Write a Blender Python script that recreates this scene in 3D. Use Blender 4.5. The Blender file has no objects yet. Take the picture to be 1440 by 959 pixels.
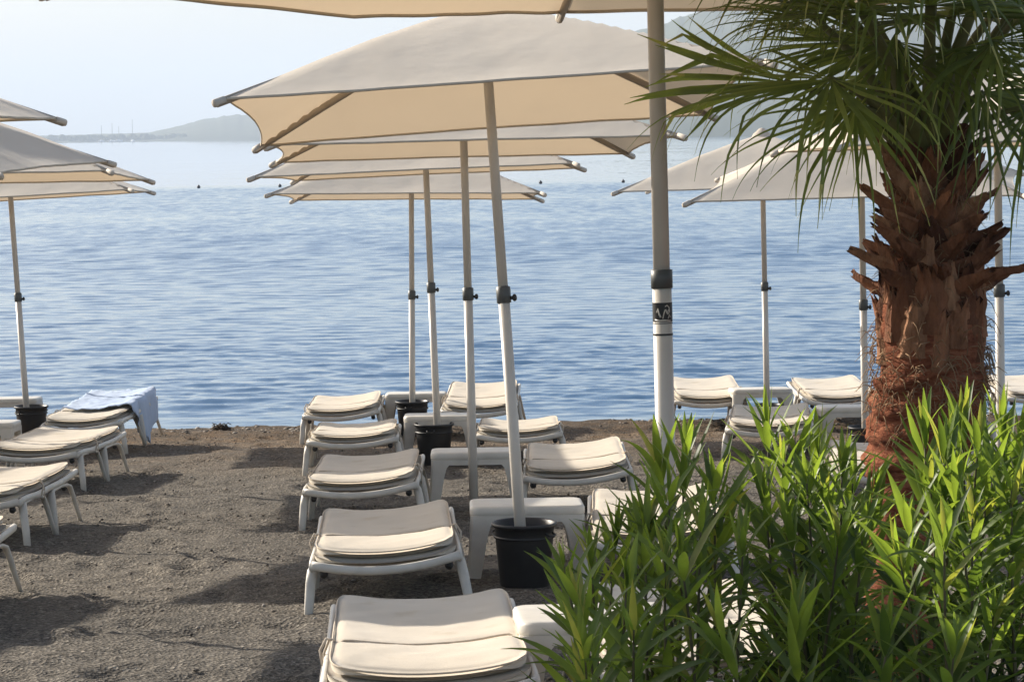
import bpy, math, random
import numpy as np
from mathutils import Vector, Matrix, noise as mnoise

rnd = random.Random(7)
nr = np.random.RandomState(11)
PI = math.pi
R = math.radians
scene = bpy.context.scene
COL = scene.collection
SUN_EL, SUN_AZ = 25.0, 53.6          # azimuth measured from +Y towards -X

# ------------------------------------------------------------------ helpers
class MB:
    """collects shapes and links them as one mesh object"""
    def __init__(self):
        self.v = []; self.f = []; self.c = []          # c: per-face value for the 'tone' attribute
    def add(self, vs, fs, tone=0.5):
        b = len(self.v)
        self.v.extend([tuple(p) for p in vs])
        self.f.extend([tuple(i + b for i in q) for q in fs])
        self.c.extend([tone] * len(fs))
    def tube(self, pts, rad, n=10, cap=True, squash=None, up=None, tone=0.5):
        pts = [Vector(p) for p in pts]
        m = len(pts)
        rr = rad if isinstance(rad, (list, tuple)) else [rad] * m
        t0 = (pts[1] - pts[0]).normalized()
        ref = Vector(up) if up else (Vector((0, 0, 1)) if abs(t0.z) < .9 else Vector((1, 0, 0)))
        a = t0.cross(ref).normalized()
        vs = []
        for i, p in enumerate(pts):
            t = (pts[min(i + 1, m - 1)] - pts[max(i - 1, 0)]).normalized()
            a = (a - t * a.dot(t)).normalized()
            b = t.cross(a)
            sa, sb = squash if squash else (1, 1)
            for k in range(n):
                an = 2 * PI * (k + .5) / n
                vs.append(p + a * math.cos(an) * rr[i] * sa + b * math.sin(an) * rr[i] * sb)
        fs = []
        for i in range(m - 1):
            for k in range(n):
                fs.append((i * n + k, i * n + (k + 1) % n, (i + 1) * n + (k + 1) % n, (i + 1) * n + k))
        if cap:
            fs.append(tuple(reversed(range(n))))
            fs.append(tuple((m - 1) * n + k for k in range(n)))
        self.add(vs, fs, tone)
    def lathe(self, prof, n=28, c=(0, 0, 0)):
        vs = []; fs = []
        for r, z in prof:
            for k in range(n):
                an = 2 * PI * k / n
                vs.append((c[0] + r * math.cos(an), c[1] + r * math.sin(an), c[2] + z))
        for i in range(len(prof) - 1):
            for k in range(n):
                fs.append((i * n + k, i * n + (k + 1) % n, (i + 1) * n + (k + 1) % n, (i + 1) * n + k))
        self.add(vs, fs)
    def ball(self, c, r, n=8, sq=(1, 1, 1)):
        prof = [(r * math.sin(PI * i / n) + 1e-5, -r * math.cos(PI * i / n)) for i in range(n + 1)]
        b = len(self.v)
        self.lathe(prof, n * 2)
        for i in range(b, len(self.v)):
            x, y, z = self.v[i]
            self.v[i] = (x * sq[0] + c[0], y * sq[1] + c[1], z * sq[2] + c[2])
    def loft(self, rings, cap=True, closed=True):
        n = len(rings[0]); vs = [p for q in rings for p in q]; fs = []
        for i in range(len(rings) - 1):
            for k in range(n if closed else n - 1):
                fs.append((i * n + k, i * n + (k + 1) % n, (i + 1) * n + (k + 1) % n, (i + 1) * n + k))
        if cap:
            fs.append(tuple(reversed(range(n)))); fs.append(tuple((len(rings) - 1) * n + k for k in range(n)))
        self.add(vs, fs)
    def build(self, name, mat, parent=None, smooth=True, tone=False):
        me = bpy.data.meshes.new(name)
        me.from_pydata(self.v, [], self.f)
        if tone:
            at = me.attributes.new('tone', 'FLOAT', 'FACE')
            at.data.foreach_set('value', np.array(self.c, dtype=np.float32))
        if smooth:
            me.polygons.foreach_set('use_smooth', [True] * len(me.polygons))
        me.materials.append(mat)
        me.validate(); me.update()
        o = bpy.data.objects.new(name, me)
        COL.objects.link(o)
        if parent: o.parent = parent
        return o

def sharpen(o, deg=40):
    me = o.data
    import bmesh
    bm = bmesh.new(); bm.from_mesh(me)
    bmesh.ops.recalc_face_normals(bm, faces=bm.faces)
    for e in bm.edges:
        if len(e.link_faces) == 2 and e.calc_face_angle(0) > R(deg): e.smooth = False
    bm.to_mesh(me); bm.free()
    return o

def grid_obj(name, V, mat, parent=None):
    """V: (m,n,3) array"""
    m, n, _ = V.shape
    me = bpy.data.meshes.new(name)
    i = np.arange(m * n).reshape(m, n)
    q = np.stack([i[:-1, :-1], i[:-1, 1:], i[1:, 1:], i[1:, :-1]], -1).reshape(-1, 4)
    me.vertices.add(m * n); me.vertices.foreach_set('co', V.reshape(-1).astype(np.float32))
    me.loops.add(q.size); me.loops.foreach_set('vertex_index', q.reshape(-1).astype(np.int32))
    me.polygons.add(len(q))
    me.polygons.foreach_set('loop_start', np.arange(0, q.size, 4, dtype=np.int32))
    me.polygons.foreach_set('loop_total', np.full(len(q), 4, dtype=np.int32))
    me.polygons.foreach_set('use_smooth', np.ones(len(q), dtype=bool))
    me.materials.append(mat); me.update(calc_edges=True); me.validate()
    o = bpy.data.objects.new(name, me); COL.objects.link(o)
    if parent: o.parent = parent
    return o

def empty(name, loc=(0, 0, 0), rz=0.0):
    o = bpy.data.objects.new(name, None)
    o.empty_display_size = .1
    COL.objects.link(o); o.location = loc; o.rotation_euler = (0, 0, rz)
    return o

def tag(o, label=None, cat=None, group=None, kind=None):
    if label: o['label'] = label
    if cat: o['category'] = cat
    if group: o['group'] = group
    if kind: o['kind'] = kind
    return o

KIDS = {}
def kids(o):
    return [c for c in COL.objects if c.parent == o]
def copy_tree(o, parent=None):
    c = o.copy(); COL.objects.link(c)
    if parent: c.parent = parent
    for ch in kids(o): copy_tree(ch, c)
    return c

def vnoise(x, y, s, seed):
    """2-D value noise on arrays"""
    g = np.random.RandomState(seed).rand(256, 256)
    u, v = x / s, y / s
    i, j = np.floor(u).astype(int), np.floor(v).astype(int)
    a, b = u - i, v - j
    a, b = a * a * (3 - 2 * a), b * b * (3 - 2 * b)
    G = lambda p, q: g[p % 256, q % 256]
    return (G(i, j) * (1 - a) * (1 - b) + G(i + 1, j) * a * (1 - b) + G(i, j + 1) * (1 - a) * b + G(i + 1, j + 1) * a * b) - .5

# ------------------------------------------------------------------ materials
class NT:
    def __init__(self, name):
        self.m = bpy.data.materials.new(name); self.m.use_nodes = True
        self.t = self.m.node_tree; self.t.nodes.clear()
        self.out = self.t.nodes.new('ShaderNodeOutputMaterial')
    def n(self, typ, **kw):
        nd = self.t.nodes.new(typ)
        for k, v in kw.items():
            if k.startswith('_'): setattr(nd, k[1:], v)
            else:
                key = k.replace('__', ' ')
                nd.inputs[int(key[1:]) if key[0] == 'i' and key[1:].isdigit() else key].default_value = v
        return nd
    def l(self, a, b): self.t.links.new(a, b)
    def coord(self, scale=(1, 1, 1), kind='Object'):
        tc = self.n('ShaderNodeTexCoord'); mp = self.n('ShaderNodeMapping')
        mp.inputs['Scale'].default_value = scale
        self.l(tc.outputs[kind], mp.inputs['Vector']); return mp.outputs[0]
    def noise(self, vec, scale, detail=3, rough=.55):
        nd = self.n('ShaderNodeTexNoise', Scale=scale, Detail=detail, Roughness=rough)
        self.l(vec, nd.inputs['Vector']); return nd.outputs['Fac']
    def ramp(self, fac, stops):
        nd = self.n('ShaderNodeValToRGB'); cr = nd.color_ramp
        while len(cr.elements) < len(stops): cr.elements.new(.5)
        for e, (p, c) in zip(cr.elements, stops):
            e.position = p; e.color = tuple(c) + (1,) if len(c) == 3 else c
        self.l(fac, nd.inputs[0]); return nd.outputs[0]
    def mix(self, fac, a, b, blend='MIX'):
        nd = self.n('ShaderNodeMix', _data_type='RGBA', _blend_type=blend)
        for sock, v in ((nd.inputs[0], fac), (nd.inputs[6], a), (nd.inputs[7], b)):
            if hasattr(v, 'default_value') or hasattr(v, 'is_linked'): self.l(v, sock)
            else: sock.default_value = v if not isinstance(v, tuple) else (v + (1,) if len(v) == 3 else v)
        return nd.outputs[2]
    def bump(self, h, strength, dist, normal=None):
        nd = self.n('ShaderNodeBump', Strength=strength, Distance=dist); self.l(h, nd.inputs['Height'])
        if normal: self.l(normal, nd.inputs['Normal'])
        return nd.outputs[0]
    def principled(self, col, rough=.5, spec=.5, normal=None):
        p = self.n('ShaderNodeBsdfPrincipled'); p.inputs['Roughness'].default_value = rough
        p.inputs['Specular IOR Level'].default_value = spec
        if isinstance(col, tuple): p.inputs['Base Color'].default_value = col + (1,)
        else: self.l(col, p.inputs['Base Color'])
        if normal: self.l(normal, p.inputs['Normal'])
        return p
    def done(self, sh): self.l(sh, self.out.inputs['Surface']); return self.m

def simple(name, c0, c1, scale, rough=.5, spec=.4, bump=.0, bdist=.002, bscale=None, stretch=(1, 1, 1)):
    N = NT(name); v = N.coord(stretch)
    f = N.noise(v, scale, 4)
    col = N.ramp(f, [(.3, c0), (.7, c1)])
    nm = N.bump(N.noise(v, bscale or scale * 6, 3), bump, bdist) if bump else None
    return N.done(N.principled(col, rough, spec, nm).outputs[0])

M = {}
M['plastic'] = simple('white_resin', (.56, .525, .46), (.66, .62, .55), 9, .42, .45, .12, .001, 120)
M['pole'] = simple('pole_paint', (.58, .535, .47), (.65, .60, .53), 6, .38, .5)
M['black'] = simple('black_plastic', (.012, .012, .013), (.022, .021, .021), 12, .45, .4)
M['grey'] = simple('grey_collar', (.07, .075, .075), (.10, .105, .10), 14, .45, .4)
M['cord'] = simple('cotton_cord', (.50, .42, .33), (.62, .54, .44), 60, .9, .1)
M['hem'] = simple('hem_tape', (.52, .45, .36), (.58, .51, .41), 20, .85, .1)
M['cap'] = simple('rib_pocket', (.56, .49, .40), (.62, .55, .46), 8, .7, .2)
M['rib'] = simple('rib_metal', (.36, .30, .235), (.42, .36, .29), 8, .45, .4)

def cloth_mat(name, c0, c1, weave=420, trans=0.0, tcol=None, stain=None):
    N = NT(name); v = N.coord()
    f = N.noise(v, 2.2, 5, .6)
    col = N.ramp(f, [(.3, c0), (.7, c1)])
    if stain:
        s = N.ramp(N.noise(v, 5.5, 4), [(.60, (0, 0, 0)), (.74, (1, 1, 1))])
        col = N.mix(s, col, stain)
    wv = N.n('ShaderNodeTexWave', Scale=weave / 10, Distortion=1.5); N.l(v, wv.inputs['Vector'])
    h = N.noise(v, weave, 2)
    b1 = N.bump(h, .25, .001)
    b2 = N.bump(N.noise(v, 3.2, 3, .5), .45, .022, b1)
    p = N.principled(col, .9, .12, b2)
    p.inputs['Sheen Weight'].default_value = .15
    if trans:
        tr = N.n('ShaderNodeBsdfTranslucent'); tr.inputs[0].default_value = tcol + (1,)
        mx = N.n('ShaderNodeMixShader'); mx.inputs[0].default_value = trans
        N.l(p.outputs[0], mx.inputs[1]); N.l(tr.outputs[0], mx.inputs[2])
        return N.done(mx.outputs[0])
    return N.done(p.outputs[0])
M['cushion'] = cloth_mat('cushion_canvas', (.53, .465, .37), (.60, .53, .43), 500, stain=(.49, .41, .30))
M['pad'] = cloth_mat('under_pad_canvas', (.50, .44, .35), (.56, .50, .40), 500)
M['canopy'] = cloth_mat('parasol_canvas', (.71, .63, .52), (.77, .69, .58), 300, .30, (.70, .545, .37))
M['towel'] = cloth_mat('towel_terry', (.40, .50, .68), (.50, .60, .76), 260)

def sand_mat():
    N = NT('beach_gravel'); v = N.coord()
    vor = N.n('ShaderNodeTexVoronoi', Scale=55.0, Randomness=1.0); N.l(v, vor.inputs['Vector'])
    vor2 = N.n('ShaderNodeTexVoronoi', Scale=120.0, Randomness=1.0); N.l(v, vor2.inputs['Vector'])
    bw = N.n('ShaderNodeRGBToBW'); N.l(vor.outputs['Color'], bw.inputs[0])
    bw2 = N.n('ShaderNodeRGBToBW'); N.l(vor2.outputs['Color'], bw2.inputs[0])
    grain = N.ramp(bw.outputs[0], [(.15, (.035, .032, .028)), (.45, (.120, .109, .093)), (.72, (.205, .188, .162)), (.9, (.44, .41, .36))])
    grain2 = N.ramp(bw2.outputs[0], [(.15, (.042, .038, .034)), (.5, (.136, .123, .105)), (.85, (.31, .285, .245))])
    col = N.mix(1.0, N.mix(.5, grain, grain2), (.87, .86, .85), 'MULTIPLY')
    big = N.ramp(N.noise(v, .9, 5, .6), [(.3, (.80, .78, .76)), (.7, (1.12, 1.08, 1.03))])
    col = N.mix(1.0, col, big, 'MULTIPLY')
    # warm brown weed and shell litter towards the water
    sx = N.n('ShaderNodeSeparateXYZ'); tc = N.n('ShaderNodeTexCoord'); N.l(tc.outputs['Object'], sx.inputs[0])
    mr = N.n('ShaderNodeMapRange'); N.l(sx.outputs[1], mr.inputs[0])
    mr.inputs[1].default_value = 20.5; mr.inputs[2].default_value = 25.5
    ml = N.n('ShaderNodeMath', _operation='MULTIPLY'); N.l(mr.outputs[0], ml.inputs[0])
    N.l(N.ramp(N.noise(v, 3.5, 5, .65), [(.35, (.25, .25, .25)), (.65, (1, 1, 1))]), ml.inputs[1])
    col = N.mix(ml.outputs[0], col, N.mix(1.0, col, (1.30, .98, .68), 'MULTIPLY'))
    # wet edge
    mw = N.n('ShaderNodeMapRange'); N.l(sx.outputs[2], mw.inputs[0])
    mw.inputs[1].default_value = .085; mw.inputs[2].default_value = .03
    col = N.mix(mw.outputs[0], col, N.mix(1.0, col, (.5, .48, .46), 'MULTIPLY'))
    b1 = N.bump(vor.outputs['Distance'], .7, .018)
    b2 = N.bump(N.noise(v, 20, 4, .7), .6, .03, b1)
    return N.done(N.principled(col, .92, .15, b2).outputs[0])
M['sand'] = sand_mat()

def water_mat():
    N = NT('sea_water')
    v = N.coord((1, 1, 1))
    sx = N.n('ShaderNodeSeparateXYZ'); N.l(v, sx.inputs[0])
    def mrange(src, a, b, c, d):
        m = N.n('ShaderNodeMapRange'); N.l(src, m.inputs[0])
        for k, q in zip((1, 2, 3, 4), (a, b, c, d)): m.inputs[k].default_value = q
        return m.outputs[0]
    def mul(a, b):
        m = N.n('ShaderNodeMath', _operation='MULTIPLY')
        for k, q in enumerate((a, b)):
            if isinstance(q, float): m.inputs[k].default_value = q
            else: N.l(q, m.inputs[k])
        return m.outputs[0]
    def add(a, b):
        m = N.n('ShaderNodeMath', _operation='ADD'); N.l(a, m.inputs[0]); N.l(b, m.inputs[1]); return m.outputs[0]
    # wind ripple: facets of a fresh breeze beyond 55 m, faint close in, calm past the buoy line
    calm = mrange(sx.outputs[1], 146., 166., 1.0, 0.0)
    wind = mul(add(mrange(sx.outputs[1], 46., 70., .048, .105), mul(mrange(sx.outputs[1], 66., 150., 0.0, .035), 1.0)), calm)
    far = mul(mrange(sx.outputs[1], 146., 166., 0.0, 1.0), mrange(sx.outputs[0], -30., 60., .012, .07))
    amp = add(wind, far)
    mp = N.n('ShaderNodeMapping'); mp.inputs['Scale'].default_value = (1.9, .62, 1); mp.inputs['Rotation'].default_value = (0, 0, .10); N.l(v, mp.inputs['Vector'])
    nz = N.n('ShaderNodeTexNoise', Scale=1.0, Detail=3.5, Roughness=.62); N.l(mp.outputs[0], nz.inputs['Vector'])
    patch = N.ramp(N.noise(v, .045, 3, .6), [(.3, (.55, .55, .55)), (.7, (1.25, 1.25, 1.25))])
    mp2 = N.n('ShaderNodeMapping'); mp2.inputs['Scale'].default_value = (2.6, 1.9, 1); mp2.inputs['Rotation'].default_value = (0, 0, .16); N.l(v, mp2.inputs['Vector'])
    nz2 = N.n('ShaderNodeTexNoise', Scale=1.0, Detail=3.5, Roughness=.62); N.l(mp2.outputs[0], nz2.inputs['Vector'])
    nmix = N.mix(mrange(sx.outputs[1], 42., 80., 0.0, 1.0), nz2.outputs['Color'], nz.outputs['Color'])
    sub = N.n('ShaderNodeVectorMath', _operation='SUBTRACT'); N.l(nmix, sub.inputs[0]); sub.inputs[1].default_value = (.5, .5, .5)
    mu = N.n('ShaderNodeVectorMath', _operation='MULTIPLY'); N.l(sub.outputs[0], mu.inputs[0]); mu.inputs[1].default_value = (2.0, 2.0, 0)
    scv = N.n('ShaderNodeVectorMath', _operation='SCALE'); N.l(mu.outputs[0], scv.inputs[0])
    bw = N.n('ShaderNodeRGBToBW'); N.l(patch, bw.inputs[0]); N.l(mul(amp, bw.outputs[0]), scv.inputs['Scale'])
    ge = N.n('ShaderNodeNewGeometry')
    ad = N.n('ShaderNodeVectorMath', _operation='ADD'); N.l(ge.outputs['Normal'], ad.inputs[0]); N.l(scv.outputs[0], ad.inputs[1])
    # the facets one sees at a grazing angle are those that lean towards the shore
    lean = N.n('ShaderNodeCombineXYZ'); N.l(mul(mul(amp, bw.outputs[0]), -.62), lean.inputs[1])
    ad2 = N.n('ShaderNodeVectorMath', _operation='ADD'); N.l(ad.outputs[0], ad2.inputs[0]); N.l(lean.outputs[0], ad2.inputs[1])
    no = N.n('ShaderNodeVectorMath', _operation='NORMALIZE'); N.l(ad2.outputs[0], no.inputs[0])
    p = N.principled((.045, .115, .215), .05, .5, no.outputs[0])
    p.inputs['IOR'].default_value = 1.33
    # thin broken wash where the water laps the gravel
    wn = N.noise(v, 2.6, 5, .7)
    edge = N.n('ShaderNodeMath', _operation='MULTIPLY_ADD'); N.l(N.noise(v, .55, 2), edge.inputs[0]); edge.inputs[1].default_value = 1.6; N.l(mrange(sx.outputs[1], 26.2, 29.0, .0, -2.2), edge.inputs[2])
    fm = mul(N.ramp(edge.outputs[0], [(.22, (0, 0, 0)), (.62, (1, 1, 1))]), N.ramp(wn, [(.47, (0, 0, 0)), (.60, (.6, .6, .6))]))
    df = N.n('ShaderNodeBsdfDiffuse'); df.inputs[0].default_value = (.62, .64, .64, 1)
    mx = N.n('ShaderNodeMixShader'); N.l(fm, mx.inputs[0]); N.l(p.outputs[0], mx.inputs[1]); N.l(df.outputs[0], mx.inputs[2])
    return N.done(mx.outputs[0])
M['water'] = water_mat()

def attr_mat(name, stops, trans, tcol, rough=.45, spec=.4, stripe=None):
    N = NT(name)
    at = N.n('ShaderNodeAttribute', _attribute_name='tone')
    col = N.ramp(at.outputs['Fac'], stops)
    v = N.coord()
    f = N.noise(v, 14, 3)
    col = N.mix(1.0, col, N.ramp(f, [(.3, (.82, .82, .82)), (.7, (1.15, 1.15, 1.15))]), 'MULTIPLY')
    p = N.principled(col, rough, spec)
    if not trans: return N.done(p.outputs[0])
    tr = N.n('ShaderNodeBsdfTranslucent')
    N.l(N.mix(1.0, col, tcol, 'MULTIPLY'), tr.inputs[0])
    mx = N.n('ShaderNodeMixShader'); mx.inputs[0].default_value = trans
    N.l(p.outputs[0], mx.inputs[1]); N.l(tr.outputs[0], mx.inputs[2])
    return N.done(mx.outputs[0])
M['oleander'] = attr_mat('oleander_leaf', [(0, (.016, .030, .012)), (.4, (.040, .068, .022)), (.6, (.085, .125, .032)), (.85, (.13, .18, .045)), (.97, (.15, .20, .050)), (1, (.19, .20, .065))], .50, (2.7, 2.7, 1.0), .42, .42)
M['stem'] = simple('oleander_stem', (.10, .09, .05), (.16, .14, .08), 14, .8, .2)
M['frond'] = attr_mat('palm_leaf', [(0, (.070, .092, .030)), (.5, (.14, .175, .050)), (.9, (.25, .28, .085)), (1, (.36, .32, .15))], .46, (1.8, 2.0, .8), .38, .5)
M['petiole'] = simple('palm_petiole', (.085, .10, .03), (.15, .15, .05), 12, .5, .35)
def bark(name, stops, scale, stretch):
    N = NT(name); v = N.coord(stretch)
    f = N.noise(v, scale, 6, .65)
    col = N.ramp(f, stops)
    b = N.bump(N.noise(v, scale * 3.2, 4, .7), 1.0, .012)
    return N.done(N.principled(col, .9, .12, b).outputs[0])
def boot_mat():
    N = NT('palm_boot'); v = N.coord((1, 1, .35))
    f = N.noise(v, 16, 6, .68)
    at = N.n('ShaderNodeAttribute', _attribute_name='tone')
    base = N.ramp(at.outputs['Fac'], [(0, (.09, .036, .020)), (.4, (.22, .095, .050)), (.75, (.31, .145, .078)), (1, (.36, .20, .115))])
    col = N.mix(1.0, base, N.ramp(f, [(.28, (.28, .25, .24)), (.5, (.9, .88, .86)), (.75, (1.5, 1.5, 1.5))]), 'MULTIPLY')
    b = N.bump(N.noise(v, 60, 4, .7), 1.0, .012)
    return N.done(N.principled(col, .85, .15, b).outputs[0])
M['boot'] = boot_mat()
M['mat_fibre'] = bark('palm_fibre_mat', [(.25, (.075, .022, .012)), (.45, (.24, .078, .040)), (.6, (.36, .135, .07)), (.78, (.52, .28, .16))], 22, (1, 1, 3.5))
M['strand'] = simple('palm_strand', (.20, .12, .065), (.36, .24, .14), 30, .85, .15)
M['hill'] = bark('hill_scrub', [(.3, (.045, .060, .030)), (.6, (.085, .095, .050)), (.8, (.17, .15, .11))], .012, (1, 1, 1))
M['farwood'] = simple('far_wood', (.03, .045, .022), (.07, .085, .04), .06, .9, .1)
M['stone'] = simple('pebble_stone', (.12, .10, .085), (.30, .27, .23), 6, .8, .3)
M['buoy'] = simple('buoy_skin', (.03, .03, .035), (.05, .04, .04), 6, .5, .4)
M['hullwhite'] = simple('boat_paint', (.6, .6, .6), (.72, .72, .72), .5, .4, .4)

# ------------------------------------------------------------------ ground, water, hills, sky
def gz(y): return 1.35 - .05 * y
def gzn(Y):
    Y = np.asarray(Y, float)
    z = 1.35 - .05 * Y
    z = np.where(Y < 2, 1.25, z)
    return np.maximum(z, -1.6)
xs = np.concatenate([-np.geomspace(6000, 6, 22), np.arange(-5.2, 5.2, .034), np.geomspace(6, 6000, 22)])
ys = np.concatenate([-np.geomspace(3000, 3, 12), np.linspace(-2, 6.5, 30), np.arange(6.6, 29, .034), np.geomspace(29.5, 9000, 30)])
XX, YY = np.meshgrid(xs, ys)
ZZ = gzn(YY)
near = (np.abs(XX) < 5.6) & (YY > 6) & (YY < 29.2)
rel = vnoise(XX, YY, .55, 1) * .026 + vnoise(XX + 9, YY, .22, 2) * .022 + vnoise(XX, YY + 5, .10, 3) * .013 + vnoise(XX, YY, 2.3, 4) * .04
# footprints: shallow oval dents with a raised rim
for k in range(520):
    fx, fy = nr.uniform(-3.6, 2.8), nr.uniform(7.5, 26.5)
    an = nr.uniform(-.6, .6) + (PI if nr.rand() < .5 else 0)
    sel = (np.abs(XX - fx) < .35) & (np.abs(YY - fy) < .35)
    dx, dy = XX[sel] - fx, YY[sel] - fy
    u = dx * math.cos(an) + dy * math.sin(an); w = -dx * math.sin(an) + dy * math.cos(an)
    d2 = (u / .062) ** 2 + (w / .13) ** 2
    rel[sel] += nr.uniform(.4, 1) * (-.028 * np.exp(-d2 * .8) + .012 * np.exp(-(np.sqrt(d2) - 1.7) ** 2 * 3))
ZZ = ZZ + np.where(near, rel, 0)
# water-worn ridge where the beach meets the sea
ZZ += np.where(np.abs(XX) < 200, .035 * np.exp(-((YY - 26.6 - .25 * np.sin(XX * .6)) / .5) ** 2), 0)
ground = grid_obj('beach', np.stack([XX, YY, ZZ], -1), M['sand'])
tag(ground, kind='structure')

def build_water():
    yy = [25.6]
    while yy[-1] < 168:
        y = yy[-1]; yy.append(y + max(.05, y * y / 3700. / 3. * .42))
    yy = np.array(yy + list(np.geomspace(175, 9000, 40)))
    nx = 620
    u = np.linspace(-1, 1, nx)
    wide = np.where(yy < 170, 7 + yy * .27, 7 + yy * .27)
    X = u[None, :] * wide[:, None]; Y = np.repeat(yy[:, None], nx, 1)
    # outermost columns run far out to the sides
    X[:, 0] = -6000; X[:, -1] = 6000
    Z = np.zeros_like(X)
    dY = np.gradient(yy)[:, None]; dX = (wide * 2 / nx)[:, None]
    amp = 1 + .8 * np.clip((Y - 55) / 20, 0, 1) * np.clip((165 - Y) / 6, 0, 1)
    gust = .85 + .6 * (vnoise(X, Y, 11.0, 31) + .3 * vnoise(X, Y, 4.0, 32))
    for k in range(56):
        lam = .17 * (1.1 / .17) ** nr.rand()
        th = nr.normal(0.06, .45 + .5 * max(0, 1 - lam / .6))
        kx, ky = 2 * PI / lam * math.sin(th), 2 * PI / lam * math.cos(th)
        a = .0024 * lam ** .75 * nr.uniform(.6, 1.2)
        fade = np.clip(lam / (2.6 * np.maximum(dY, dX * abs(math.sin(th)))) - .6, 0, 1)
        ph = nr.uniform(0, 7)
        warp = 1.2 * vnoise(X, Y, 3.1, 50 + k)
        Z += a * fade * np.sin(kx * X + ky * Y + ph + 1.6 * warp)
    Z *= amp * np.clip(gust, .25, 1.6)
    Z *= np.clip((Y - 26.2) / 3.0, .12, 1)
    Z[:, 0] = Z[:, -1] = 0
    Z[yy > 168] = 0
    o = grid_obj('sea', np.stack([X, Y, Z], -1), M['water'])
    tag(o, kind='structure')
build_water()

def build_hills():
    # ridge height by bearing x/y, with real depth behind the far shore
    bx = np.array([-.60, -.30, -.172, -.15, -.1365, -.130, -.120, -.113, -.106, -.09, -.06, -.02, .02, .05, .06, .066, .072, .082, .095, .12, .16, .22, .30, .45])
    hp = np.array([6., 6., 6., 7., 8., 13., 20., 27., 30., 36., 50., 75., 112., 142., 152., 160., 165., 169., 173., 182., 190., 180., 150., 110.])
    b = np.linspace(-.60, .45, 1100)
    shore = np.interp(b, [-.6, -.08, .06, .12, .45], [2500, 2400, 1350, 1300, 1500]) + 60 * vnoise(b, b * 0, .05, 8)
    h = np.interp(b, bx, hp)
    h = h + np.clip(h / 40, .2, 1) * (4.5 * vnoise(b, b * 0, .012, 5) + 3.2 * vnoise(b, b * 0, .004, 6) + 2.4 * vnoise(b, b * 0, .0013, 7))
    h = h / 3700. * (shore + 470) + 3.0
    depths = np.array([0, 8, 25, 60, 120, 220, 340, 470, 600, 800, 1000])
    prof = np.array([-.02, .07, .18, .32, .5, .72, .9, 1.0, .93, .6, -.02])
    V = np.zeros((len(depths), len(b), 3))
    for i, (d, p) in enumerate(zip(depths, prof)):
        Y = shore + d
        V[i, :, 0] = b * Y; V[i, :, 1] = Y
        z = p * h * (Y / (shore + 470))
        if 0 < i < 10: z = z * (1 + .25 * vnoise(b * Y, Y, 130, 20 + i) * (1 - abs(p - .5)) * .8)
        V[i, :, 2] = z - .3 * (p < 0)
    o = grid_obj('hills', V, M['hill'])
    tag(o, kind='structure')
build_hills()

# far low wood on the flat shore, reads as one mass
def build_far_wood():
    mb = MB()
    for k in range(260):
        bxx = -.20 + .078 * rnd.random() if k % 5 else rnd.uniform(-.26, -.13)
        y = 2440 + rnd.random() * 60
        r = rnd.uniform(1.3, 3.0)
        n = 5
        b0 = len(mb.v)
        mb.ball((0, 0, 0), 1, n)
        for i in range(b0, len(mb.v)):
            vx, vy, vz = mb.v[i]
            s = 1 + .35 * mnoise.noise(Vector((vx * 2 + k, vy * 2, vz * 2)))
            mb.v[i] = (bxx * y + vx * r * 1.3 * s, y + vy * r * s, 1.0 + r * .8 + vz * r * s * (1 + .6 * ((k * 37) % 10) / 10))
    o = mb.build('far_wood', M['farwood'])
    tag(o, 'hazy grey-blue belt of trees along the far low shore', 'trees', kind='stuff')
build_far_wood()

# far moored yachts: only their masts can be told at this distance
def sailboat(px, mast, lab):
    y = 2390.
    x = (px - 720) / 3700. * y
    t = empty('sailboat', (x, y, 0), rnd.uniform(-.6, .6))
    mb = MB()
    rings = []
    for s in np.linspace(-1, 1, 9):
        w = 1.7 * (1 - abs(s) ** 2.6) ** .6 + .05 if s > 0 else 1.7 * (1 - .25 * abs(s) ** 2)
        rings.append([(-w, s * 5.5, 1.2 + .25 * s), (-w * .8, s * 5.2, .3), (0, s * 4.8, -.35), (w * .8, s * 5.2, .3), (w, s * 5.5, 1.2 + .25 * s), (0, s * 5.5, 1.35 + .25 * s)])
    mb.loft(rings); mb.build('hull', M['hullwhite'], t)
    m2 = MB(); m2.loft([[(-1, -2, 1.2), (1, -2, 1.2), (.8, 1.8, 1.2), (-.8, 1.8, 1.2)], [(-.8, -1.7, 2.0), (.8, -1.7, 2.0), (.6, 1.2, 1.9), (-.6, 1.2, 1.9)]]); m2.build('cabin', M['hullwhite'], t)
    m3 = MB(); m3.tube([(0, .6, 1.2), (0, .6, mast)], [.26, .16], 8); m3.build('mast', M['farwood'], t)
    m4 = MB(); m4.tube([(0, .6, 2.6), (0, -4.2, 2.5)], .16, 8); m4.build('boom', M['farwood'], t)
    tag(t, lab, 'sailboat', 'yachts moored off the far shore')
for px, mast, lab in ((148, 15, 'tiny pale yacht off the far shore, leftmost of the moored masts'),
                      (163, 17, 'tiny yacht off the far shore, second mast from the left'),
                      (172, 14, 'tiny yacht with the shortest mast between two taller ones on the far shore'),
                      (192, 20, 'tiny yacht with the tallest mast, nearest the foot of the hazy hill')):
    sailboat(px, mast, lab)

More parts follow.
